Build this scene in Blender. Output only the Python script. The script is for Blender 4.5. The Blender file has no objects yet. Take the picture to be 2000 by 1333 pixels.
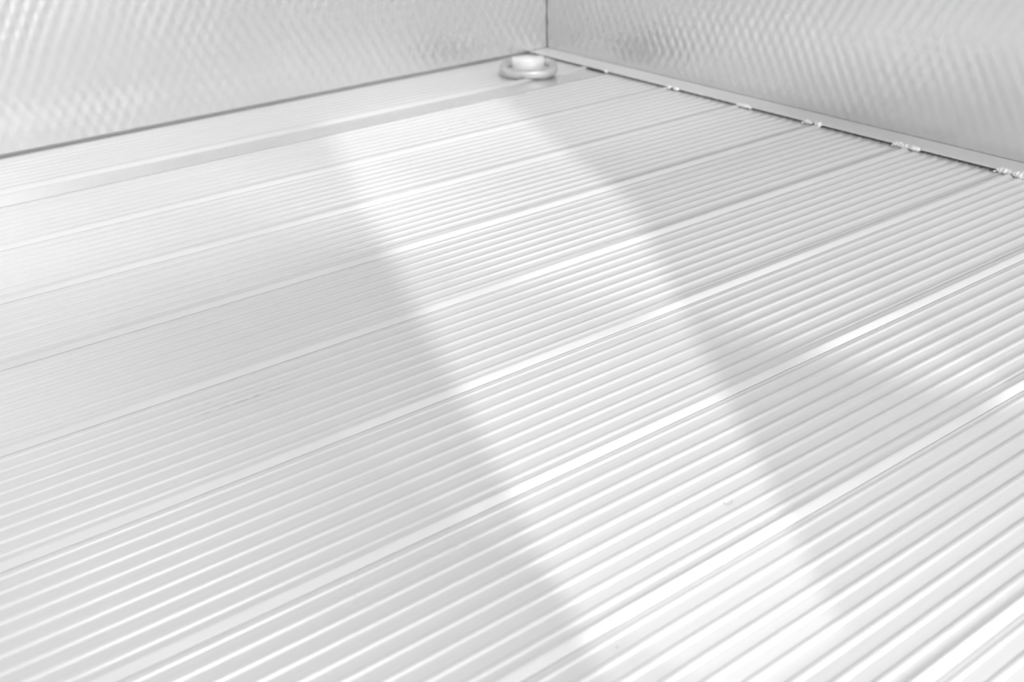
import bpy, bmesh, math, random
from mathutils import Matrix, Vector

random.seed(7)
S = bpy.context.scene
COL = S.collection

# ------------------------------------------------------------------ camera
cam_d = bpy.data.cameras.new('camera')
cam = bpy.data.objects.new('camera', cam_d)
COL.objects.link(cam)
r = Vector((0.78297261, -0.62169356, -0.02123684))
u = Vector((0.29043209, 0.33515904, 0.89627988))
f = Vector((0.55009371, 0.70793046, -0.44298011))
cam.matrix_world = Matrix(((r.x, u.x, -f.x, -1.7958), (r.y, u.y, -f.y, -2.21686),
                           (r.z, u.z, -f.z, 0.62651), (0, 0, 0, 1)))
cam_d.sensor_width = 36.0
cam_d.lens = 36.0 * 2262.04 / 2000.0
cam_d.clip_start = 0.02
cam_d.dof.use_dof = True
cam_d.dof.focus_distance = 1.48
cam_d.dof.aperture_fstop = 5.0
S.camera = cam

# ------------------------------------------------------------------ world, sun, exposure
SUN_AZ = (0.4, 1.0)          # horizontal travel direction of the sunlight
SUN_EL = math.radians(35)
w = bpy.data.worlds.new('daylight'); S.world = w
w.use_nodes = True
bg = w.node_tree.nodes['Background']
bg.inputs['Color'].default_value = (1, 1, 1, 1)
bg.inputs['Strength'].default_value = 1.0
sun_d = bpy.data.lights.new('sun', 'SUN')
sun_d.energy = 1.65
sun_d.angle = math.radians(1.3)
sun = bpy.data.objects.new('sun', sun_d); COL.objects.link(sun)
hl = math.hypot(*SUN_AZ)
sd = Vector((SUN_AZ[0]/hl*math.cos(SUN_EL), SUN_AZ[1]/hl*math.cos(SUN_EL), -math.sin(SUN_EL)))
sun.rotation_euler = sd.to_track_quat('-Z', 'Y').to_euler()
sun.location = (-3, -6, 4)
lamp_d = bpy.data.lights.new('tall_fill_light', 'AREA')  # added unseen light beyond the near wall, brightening the nearer floor
lamp_d.shape = 'RECTANGLE'; lamp_d.size = .006; lamp_d.size_y = .35
lamp_d.energy = 25
lamp = bpy.data.objects.new('tall_fill_light', lamp_d); COL.objects.link(lamp)
lamp.location = (-1.186, -3.0, .775); lamp.rotation_euler = (math.radians(90-25), 0, math.radians(-10))
def spot(loc, target, watts, cone):                            # two added soft fill spots, unseen, brightening the foot of the left wall
    d = bpy.data.lights.new('wall_foot_fill', 'SPOT'); d.energy = watts; d.shadow_soft_size = .06
    d.spot_size = math.radians(cone); d.spot_blend = 1.0
    o = bpy.data.objects.new('wall_foot_fill', d); COL.objects.link(o); o.location = loc
    o.rotation_euler = (Vector(target) - Vector(loc)).to_track_quat('-Z', 'Y').to_euler()
spot((-.8, -1.7, 2.1), (-.13, -.20, 0), 105, 30)
spot((-1.4, -1.7, 2.1), (-1.05, -.12, 0), 100, 36)
low_d = bpy.data.lights.new('low_fill_light', 'SPOT'); low_d.energy = 290; low_d.shadow_soft_size = .10     # added unseen fill through the low slot, brightening the ribs on the right
low_d.spot_size = math.radians(25); low_d.spot_blend = .35
low = bpy.data.objects.new('low_fill_light', low_d); COL.objects.link(low); low.location = (.10, -4.5, .8)
low.rotation_euler = Vector((math.tan(math.radians(-8.5)), 1, -.235)).to_track_quat('-Z', 'Y').to_euler()
S.view_settings.view_transform = 'Standard'
S.view_settings.look = 'None'
S.view_settings.gamma = 1.0
S.view_settings.use_curve_mapping = False
S.view_settings.exposure = 0.0

# ------------------------------------------------------------------ helpers
def link(name, bm, mat, parent=None, smooth=False):
    me = bpy.data.meshes.new(name)
    bm.normal_update()
    bm.to_mesh(me); bm.free()
    if smooth:
        for p in me.polygons: p.use_smooth = True
    if mat: me.materials.append(mat)
    o = bpy.data.objects.new(name, me); COL.objects.link(o)
    if parent: o.parent = parent
    return o

def struct(o, label, cat):
    o['kind'] = 'structure'; o['label'] = label; o['category'] = cat
    return o

def tag(o, label, cat, group=None):
    o['label'] = label; o['category'] = cat
    if group: o['group'] = group
    return o

def box(bm, x0, x1, y0, y1, z0, z1):
    v = [bm.verts.new((x, y, z)) for x in (x0, x1) for y in (y0, y1) for z in (z0, z1)]
    for a in ((0, 1, 3, 2), (4, 6, 7, 5), (0, 4, 5, 1), (2, 3, 7, 6), (0, 2, 6, 4), (1, 5, 7, 3)):
        bm.faces.new([v[i] for i in a])

def prism(bm, prof, x0, x1):
    """closed y-z profile extruded along x"""
    a = [bm.verts.new((x0, y, z)) for y, z in prof]
    b = [bm.verts.new((x1, y, z)) for y, z in prof]
    n = len(prof)
    for i in range(n):
        j = (i+1) % n
        bm.faces.new((a[i], a[j], b[j], b[i]))
    bm.faces.new(a[::-1]); bm.faces.new(b)
    bmesh.ops.recalc_face_normals(bm, faces=bm.faces)

def tube(bm, pts, rad, seg=16, closed=False):
    n = len(pts); rings = []
    for i, p in enumerate(pts):
        p = Vector(p)
        a = Vector(pts[(i-1) % n] if (closed or i > 0) else pts[i])
        b = Vector(pts[(i+1) % n] if (closed or i < n-1) else pts[i])
        t = (b-a).normalized()
        up = Vector((0, 0, 1))
        if abs(t.z) > 0.95: up = Vector((0, 1, 0))
        s = t.cross(up).normalized(); q = s.cross(t)
        rr = rad(i) if callable(rad) else rad
        rings.append([bm.verts.new(p + (s*math.cos(k*2*math.pi/seg) + q*math.sin(k*2*math.pi/seg))*rr) for k in range(seg)])
    m = n if closed else n-1
    for i in range(m):
        A, B = rings[i], rings[(i+1) % n]
        for k in range(seg):
            bm.faces.new((A[k], A[(k+1) % seg], B[(k+1) % seg], B[k]))
    if not closed:
        bm.faces.new(rings[0][::-1]); bm.faces.new(rings[-1])
    bmesh.ops.recalc_face_normals(bm, faces=bm.faces)

class N:
    def __init__(s, name):
        s.m = bpy.data.materials.new(name); s.m.use_nodes = True
        s.t = s.m.node_tree; s.b = s.t.nodes['Principled BSDF']
    def n(s, typ, **kw):
        x = s.t.nodes.new(typ)
        for k, v in kw.items(): setattr(x, k, v)
        return x
    def l(s, a, b): s.t.links.new(a, b)
    def val(s, sock, v):
        if isinstance(v, (int, float)): sock.default_value = v
        else: s.l(v, sock)
    def math(s, op, a, b=0.0, c=0.0):
        x = s.n('ShaderNodeMath', operation=op)
        for i, v in enumerate((a, b, c)): s.val(x.inputs[i], v)
        return x.outputs[0]
    def coord(s, kind='Object', scale=(1, 1, 1)):
        tc = s.n('ShaderNodeTexCoord'); mp = s.n('ShaderNodeMapping')
        mp.inputs['Scale'].default_value = scale
        s.l(tc.outputs[kind], mp.inputs[0])
        return mp.outputs[0]
    def noise(s, vec, scale, detail=3.0, rough=0.5):
        x = s.n('ShaderNodeTexNoise'); s.l(vec, x.inputs['Vector'])
        x.inputs['Scale'].default_value = scale; x.inputs['Detail'].default_value = detail
        x.inputs['Roughness'].default_value = rough
        return x.outputs[0]
    def ramp(s, v, a, b, c0, c1):
        x = s.n('ShaderNodeMapRange'); s.val(x.inputs[0], v)
        for i, k in enumerate((a, b, c0, c1)): x.inputs[i+1].default_value = k
        return x.outputs[0]
    def grey(s, v):
        x = s.n('ShaderNodeCombineColor')
        for i in range(3): s.l(v, x.inputs[i])
        return x.outputs[0]

# ------------------------------------------------------------------ materials
def floor_metal():
    k = N('white_metal_planking')
    fine = k.noise(k.coord('Object', (0.6, 260, 260)), 1.0, 2.0)       # drawn lines along the extrusion
    blot = k.noise(k.coord('Object', (1.2, 5, 5)), 1.0, 3.0)
    v = k.math('ADD', k.ramp(fine, .3, .7, -.025, .025), k.ramp(blot, .3, .7, FLOOR_C-.02, FLOOR_C+.02))
    # dark scuff marks worn along three ribs, left of the middle
    g = k.n('ShaderNodeNewGeometry'); sp = k.n('ShaderNodeSeparateXYZ'); k.l(g.outputs['Position'], sp.inputs[0])
    X, Y = sp.outputs[0], sp.outputs[1]
    inx = k.math('MULTIPLY', k.ramp(X, -1.40, -1.375, 0, 1), k.ramp(X, -1.29, -1.265, 1, 0))
    d = k.math('ABSOLUTE', k.math('SUBTRACT', Y, -1.1365))
    iny = k.ramp(d, .0008, .0022, 1, 0)
    d2 = k.math('ABSOLUTE', k.math('SUBTRACT', Y, -1.1165))
    iny2 = k.math('MULTIPLY', k.ramp(d2, .0006, .0016, 1, 0), .6)
    br = k.ramp(k.noise(k.coord('Object', (60, 300, 1)), 1.0, 2.0), .42, .6, 0, 1)
    sc = k.math('MULTIPLY', k.math('MULTIPLY', inx, k.math('ADD', iny, iny2)), br)
    v = k.math('MULTIPLY', v, k.math('SUBTRACT', 1.0, k.math('MULTIPLY', sc, .3)))
    k.l(k.grey(v), k.b.inputs['Base Color'])
    k.b.inputs['Metallic'].default_value = FLOOR_M
    k.val(k.b.inputs['Roughness'], k.ramp(blot, .3, .7, FLOOR_R-.03, FLOOR_R+.03))
    bp = k.n('ShaderNodeBump'); bp.inputs['Strength'].default_value = .06; bp.inputs['Distance'].default_value = .0004
    k.l(fine, bp.inputs['Height']); k.l(bp.outputs[0], k.b.inputs['Normal'])
    return k.m

def wall_sheet(name, axis, col, met, rough, amp):
    """glossy white wall sheet with a staggered dimple pattern about 24 mm apart"""
    k = N(name)
    g = k.n('ShaderNodeTexCoord'); sp = k.n('ShaderNodeSeparateXYZ'); k.l(g.outputs['Object'], sp.inputs[0])
    U, Z = sp.outputs[axis], sp.outputs[2]
    warp = k.noise(k.coord('Object', (1, 1, 1)), 9.0, 2.0)
    U2 = k.math('ADD', U, k.math('MULTIPLY', warp, .016))
    Z2 = k.math('ADD', Z, k.math('MULTIPLY', k.noise(k.coord('Object', (1, 1, 1)), 7.0, 2.0), .016))
    w1 = k.math('SINE', k.math('MULTIPLY', k.math('ADD', U2, k.math('MULTIPLY', Z2, .55)), 2*math.pi/.026))
    w2 = k.math('SINE', k.math('MULTIPLY', k.math('SUBTRACT', U2, k.math('MULTIPLY', Z2, .55)), 2*math.pi/.026))
    h = k.math('MULTIPLY', k.math('ADD', w1, w2), .42)
    patch = k.ramp(k.noise(k.coord('Object', (1, 1, 1)), 4.5, 1.0), .36, .64, .35, 1.0)   # deeper here, shallower there
    near = k.ramp(U, -.55, -.12, 0.0, 1.0) if axis == 0 else k.ramp(U, -.75, -.15, 0.0, .8)   # dimples deepest beside the corner
    h = k.math('MULTIPLY', h, k.math('ADD', patch, near))
    big = k.noise(k.coord('Object', (1, 1, 1)), 4.0, 2.0)
    streak = k.noise(k.coord('Object', (1, 1, .12)), 42.0, 2.0)        # upright drawn ripples
    h = k.math('ADD', h, k.math('ADD', k.math('MULTIPLY', big, 6.0), k.math('MULTIPLY', streak, .7)))
    bp = k.n('ShaderNodeBump'); bp.inputs['Strength'].default_value = 1.0; bp.inputs['Distance'].default_value = amp
    k.l(h, bp.inputs['Height']); k.l(bp.outputs[0], k.b.inputs['Normal'])
    c = k.ramp(k.noise(k.coord('Object', (1, 1, 1)), 3.0, 4.0), .3, .7, col-.02, col+.02)
    k.l(k.grey(c), k.b.inputs['Base Color'])
    k.b.inputs['Metallic'].default_value = met
    k.b.inputs['Roughness'].default_value = rough
    return k.m

def plain(name, col, met=0.0, rough=.4, ns=30.0, amt=.03, bump=0.0):
    k = N(name)
    c = k.ramp(k.noise(k.coord('Object'), ns, 3.0), .3, .7, col-amt, col+amt)
    k.l(k.grey(c), k.b.inputs['Base Color'])
    k.b.inputs['Metallic'].default_value = met; k.b.inputs['Roughness'].default_value = rough
    if bump:
        bp = k.n('ShaderNodeBump'); bp.inputs['Distance'].default_value = bump
        k.l(k.noise(k.coord('Object'), ns*4, 3.0), bp.inputs['Height']); k.l(bp.outputs[0], k.b.inputs['Normal'])
    return k.m

ROOF_T, SIDE_T, REAR_T = .42, .34, .9
FLOOR_C, FLOOR_M, FLOOR_R = .91, .40, .30
M_floor = floor_metal()
M_land = plain('white_seam_edge', .90, .16, .36, 6.0, .015)  # seam edges: less metallic than the rest of the plank
M_flat = plain('smooth_metal_strip', .86, .9, .24, 8.0, .01)
M_trim = plain('painted_steel_plate', .72, .3, .35, 12.0, .02)
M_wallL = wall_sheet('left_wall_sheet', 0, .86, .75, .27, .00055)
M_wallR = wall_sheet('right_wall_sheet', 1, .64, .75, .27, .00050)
def sheet(name, col, refl):
    k = N(name)
    t_ = k.n('ShaderNodeBsdfTranslucent'); t_.inputs['Color'].default_value = (col, col, col, 1)
    d_ = k.n('ShaderNodeBsdfDiffuse'); d_.inputs['Color'].default_value = (refl, refl, refl, 1)
    a_ = k.n('ShaderNodeAddShader'); k.l(t_.outputs[0], a_.inputs[0]); k.l(d_.outputs[0], a_.inputs[1])
    k.l(a_.outputs[0], k.t.nodes['Material Output'].inputs['Surface'])
    return k.m
M_roof = sheet('translucent_roof_sheet', ROOF_T, .3)
M_rear = sheet('translucent_rear_sheet', REAR_T, .3)
M_curtain = sheet('translucent_side_sheet', SIDE_T, .3)
M_dark = plain('dark_recess', .12, 0, .8)
M_gap = plain('grey_backing', .70, 0, .8)
M_white = plain('white_paint', .8, 0, .5)
M_weld = plain('bright_weld_metal', .92, .2, .3, 200.0, .04, .001)
M_ring = plain('galvanised_steel', .50, .35, .38, 40.0, .04, .0004)
M_brk = plain('white_coated_steel', .85, .1, .35, 40.0, .02)

# ------------------------------------------------------------------ setting: floor
XE, XW = .050, -3.3
NEAR, REAR = -2.55, XW
bm = bmesh.new(); box(bm, XW, .075, NEAR, .03, -.06, -.001)
floor = struct(link('floor', bm, M_trim), 'white metal plank floor with fine raised ribs running towards the far right wall', 'floor')

# rib cross-section (offset from centre, height): filleted foot, rounded shoulders
RIB = [(-.0040, .0), (-.0033, .0002), (-.0028, .0009), (-.0024, .0018), (-.0016, .0024), (-.0006, .0026),
       (.0006, .0026), (.0016, .0024), (.0024, .0018), (.0028, .0009), (.0033, .0002), (.0040, .0)]
def rib(parent, yc, ks=1.0, kz=1.0):
    bm = bmesh.new()
    prof = [(yc + a*ks, b*kz*.85 + .00002) for a, b in RIB] + [(yc + .0040*ks, -.001), (yc - .0040*ks, -.001)]
    prism(bm, prof, XW+.001, XE-.0005)
    o = link('rib', bm, M_floor, parent, True)
    return o

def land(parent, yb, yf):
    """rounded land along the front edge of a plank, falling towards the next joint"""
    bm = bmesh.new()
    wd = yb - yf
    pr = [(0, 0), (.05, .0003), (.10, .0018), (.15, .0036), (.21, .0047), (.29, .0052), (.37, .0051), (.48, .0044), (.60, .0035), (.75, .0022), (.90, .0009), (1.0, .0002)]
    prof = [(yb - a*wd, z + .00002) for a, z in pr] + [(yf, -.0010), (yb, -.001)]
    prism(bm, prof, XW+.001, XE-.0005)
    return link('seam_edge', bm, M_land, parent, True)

def plank(y0, width, first=False):
    y1 = y0 - width + .0003
    yb = y0 - .0003
    bm = bmesh.new(); box(bm, XW, XE, y1, yb, -.0009, 0)
    p = link('floor_plank', bm, M_floor, floor)
    if first:
        for i in range(9): rib(p, y0 - .0145 - i*.0208, .8, .9)
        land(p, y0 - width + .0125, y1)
    else:
        rib(p, y0 - .0080, .75, .8)
        for i in range(8): rib(p, y0 - .0280 - i*.0208)
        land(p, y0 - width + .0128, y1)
    return p

plank(0.0, .215, True)
bm = bmesh.new(); box(bm, XW, XE, -.2810, -.2157, -.0009, .0004)
link('flat_strip', bm, M_flat, floor)['label'] = 'smooth unribbed strip between the first two planks'
J0 = -.2820
k = 0
while J0 - k*.2 > NEAR + .05:
    plank(J0 - k*.2, .2); k += 1

# ------------------------------------------------------------------ setting: walls
bm = bmesh.new(); box(bm, XW, .056, .0, .012, .008, 2.2)
struct(link('wall_left', bm, M_wallL), 'glossy white dimpled sheet wall along the floor ribs, on the left', 'wall')
bm = bmesh.new(); box(bm, XW, .12, .014, .024, -.05, 2.2)
struct(link('trim_1', bm, M_gap), 'dark recess behind the foot of the left wall', 'wall backing')
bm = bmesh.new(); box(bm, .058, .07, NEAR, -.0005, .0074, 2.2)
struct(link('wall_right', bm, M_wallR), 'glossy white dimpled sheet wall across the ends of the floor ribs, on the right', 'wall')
bm = bmesh.new(); box(bm, .071, .08, NEAR, .03, -.05, 2.2)
struct(link('trim_2', bm, M_dark), 'dark backing behind the right wall sheet', 'wall backing')
# flat plate along the foot of the right wall, lying on the rib tops
bm = bmesh.new(); box(bm, 0, .0575, NEAR, -.0008, .0044, .0072)
bmesh.ops.bevel(bm, geom=[e for e in bm.edges], offset=.0008, segments=2, affect='EDGES')
plate = struct(link('trim_3', bm, M_trim), 'flat grey white steel plate along the foot of the right wall, tacked with welds', 'floor trim')

def bead(yc, ln, rad, seed):
    rd = random.Random(seed); bm = bmesh.new()
    n = max(8, int(ln/.0018)); pts = []; rr = []
    for i in range(n):
        t = i/(n-1)
        env = math.sin(math.pi*min(1, max(0, t))*.98+.03)**.35
        pts.append((-.0008 + rd.uniform(-.0012, .0012), yc + ln*(.5-t), .0050 + rd.uniform(-.0008, .0010)))
        rr.append(rad*env*(1 + .22*math.sin(i*1.7) + rd.uniform(-.15, .15)))
    tube(bm, pts, lambda i: rr[i], 10)
    return link('weld_bead', bm, M_weld, plate, True)
def spatter(yc, x, rad):
    bm = bmesh.new()
    bmesh.ops.create_icosphere(bm, subdivisions=2, radius=rad, matrix=Matrix.Translation((x, yc, .003)) @ Matrix.Diagonal((1, 1.2, .8, 1)))
    return link('weld_bead', bm, M_weld, plate, True)
for i, (yc, ln, rad) in enumerate(((-.279, .012, .0036), (-.480, .010, .0034), (-.500, .016, .0036), (-.690, .040, .0036),
                                   (-.852, .022, .0042), (-.876, .016, .0050), (-1.060, .036, .0052), (-1.088, .022, .0046),
                                   (-1.262, .030, .0052), (-1.292, .030, .0060), (-1.49, .05, .005), (-1.69, .05, .005))):
    bead(yc, ln, rad, 31+i)
for yc, x, rad in ((-1.247, -.006, .0022), (-1.045, -.005, .002), (-.842, -.005, .0022)):
    spatter(yc, x, rad)

# unseen side of the room: near wall with openings shaped for the light falling on the floor, ceiling
tz = math.tan(SUN_EL)*hl
YN = NEAR
def onwall(s, y):            # floor line (s = x - 0.4 y) and y -> x, z on the near wall along the sun
    return (s + .4*YN, (y - YN)*tz)
def near_panel(name, polys, mat, y0=YN-.03, y1=YN):
    bm = bmesh.new()
    for poly in polys:
        bm.faces.new([bm.verts.new((x, y1, z)) for x, z in poly])
    bmesh.ops.recalc_face_normals(bm, faces=bm.faces)
    return link(name, bm, mat)
L0, L1 = onwall(-.611, -.20), onwall(-.642, -1.80)
R0, R1, R2 = onwall(-.200, -.20), onwall(-.183, -.93), onwall(-.425, -1.80)
zt, zb = L0[1], L1[1]
XR = .12
BL, BR, LT = -1.226, -1.004, .46             # low square opening, cut to pass the added tall light
CL, CR, CB, CT = -.46, .06, .15, .42         # low slot beside it, cut to pass the added low spot
zb = .56
wall_near = struct(near_panel('wall_near', [
    [(XW, 0), (BL, 0), (BL, zb), (XW, zb)], [(BL, LT), (BR, LT), (BR, zb), (BL, zb)],     # round the low openings
    [(BR, 0), (CL, 0), (CL, zb), (BR, zb)], [(CL, 0), (CR, 0), (CR, CB), (CL, CB)],
    [(CL, CT), (CR, CT), (CR, zb), (CL, zb)], [(CR, 0), (XR, 0), (XR, zb), (CR, zb)],
    [(XW, zb), L1, L0, (XW, zt)],                                         # left of it
    [R2, (XR, zb), (XR, zt), R0, R1],                                     # right of it
    [(XW, zt), (XR, zt), (XR, 2.2), (XW, 2.2)]], M_curtain), 'white translucent sheet near wall with openings shaped to throw light on the floor', 'wall')
bm = bmesh.new(); bm.faces.new([bm.verts.new(c) for c in ((XW-.002, NEAR, 0), (XW-.002, .012, 0), (XW-.002, .012, 2.2), (XW-.002, NEAR, 2.2))])
struct(link('wall_rear', bm, M_rear), 'white translucent rear sheet', 'wall')
bm = bmesh.new()
q = [bm.verts.new(c) for c in ((XW, NEAR-.03, 2.2), (.12, NEAR-.03, 2.2), (.12, .04, 2.2), (XW, .04, 2.2))]
bm.faces.new(q)
struct(link('ceiling', bm, M_roof), 'translucent white sheet roof', 'ceiling')

# ------------------------------------------------------------------ tie-down ring in the corner
ring_root = bpy.data.objects.new('tie_down_ring', None); COL.objects.link(ring_root)
tag(ring_root, 'pale metal lashing ring lying on the floor in the far corner under its white bracket', 'lashing ring')
RC = Vector((-.128, -.156, .0)); RA = math.radians(-37)
ring_root.location = RC; ring_root.rotation_euler = (0, 0, RA)
ring_root.empty_display_size = .05
# local axes: x to the right along the bracket, -y towards the viewer
bm = bmesh.new(); pts = []
W2, D0, D1 = .056, .030, -.062
for i in range(48):
    a = 2*math.pi*i/48
    e = 2.6
    cx, cy = math.cos(a), math.sin(a)
    x = W2*math.copysign(abs(cx)**(2/e), cx)
    y = (D0-D1)/2*math.copysign(abs(cy)**(2/e), cy) + (D0+D1)/2
    z = .0118 + .010*(y-D1)/(D0-D1)
    pts.append((x, y, z))
tube(bm, pts, .0102, 16, True)
link('ring', bm, M_ring, ring_root, True)
bm = bmesh.new()           # strap: foot, front face and rounded top over the ring's back bar
prof = [(.050, .003), (.050, .024), (.046, .030), (.038, .032), (.018, .032), (.012, .0305), (.009, .027), (.007, .006), (.007, .003)]
prism(bm, prof, -.037, .037)
bmesh.ops.bevel(bm, geom=[e for e in bm.edges if e.calc_face_angle(0) > .9], offset=.0015, segments=2, affect='EDGES')
link('bracket', bm, M_brk, ring_root, True)
bm = bmesh.new(); box(bm, -.037, .037, -.034, .055, .003, .0062)
bmesh.ops.bevel(bm, geom=[e for e in bm.edges], offset=.001, segments=2, affect='EDGES')
link('base_plate', bm, M_ring, ring_root)
bm = bmesh.new()
bmesh.ops.create_uvsphere(bm, u_segments=20, v_segments=10, radius=.0085, matrix=Matrix.Translation((-.006, -.012, .006)) @ Matrix.Diagonal((1, 1, .5, 1)))
link('bolt', bm, M_brk, ring_root, True)

# ------------------------------------------------------------------ bits lying on the floor
bm = bmesh.new()
tube(bm, [(-1.080, -1.615, .0008), (-1.0815, -1.6175, .0006), (-1.0825, -1.6200, .0005), (-1.0820, -1.6222, .0006), (-1.0800, -1.6238, .0009),
          (-1.0775, -1.6238, .0012), (-1.0755, -1.6228, .0012), (-1.0730, -1.6208, .0010)], .00022, 6)
tag(link('fibre', bm, plain('grey_fibre', .35, 0, .7)), 'short curled grey fibre lying on the bright ribs, right of centre below', 'fibre')
M_grit = plain('grey_grit', .12, 0, .8)
for x, y, rd_, lab in ((-1.148, -1.279, .0011, 'tiny dark grit speck on the plank joint nearest the middle of the floor'),
                       (-1.107, -1.331, .0007, 'tiny grey grit speck one rib in front of the speck on the plank joint'),
                       (-1.278, -.665, .0011, 'lone grit speck far back on the floor towards the left wall'),
                       (-1.296, -1.700, .0006, 'tiny grit speck nearest the bottom edge, below the curled fibre'),
                       (-1.229, -1.370, .0006, 'faint grit speck in the shade just left of the light band')):
    b2 = bmesh.new()
    bmesh.ops.create_icosphere(b2, subdivisions=1, radius=rd_)
    for v in b2.verts: v.co *= random.uniform(.7, 1.2)
    o = link('grit_speck', b2, M_grit); o.location = (x, y, rd_*.7)
    tag(o, lab, 'grit', 'grit specks on the floor')
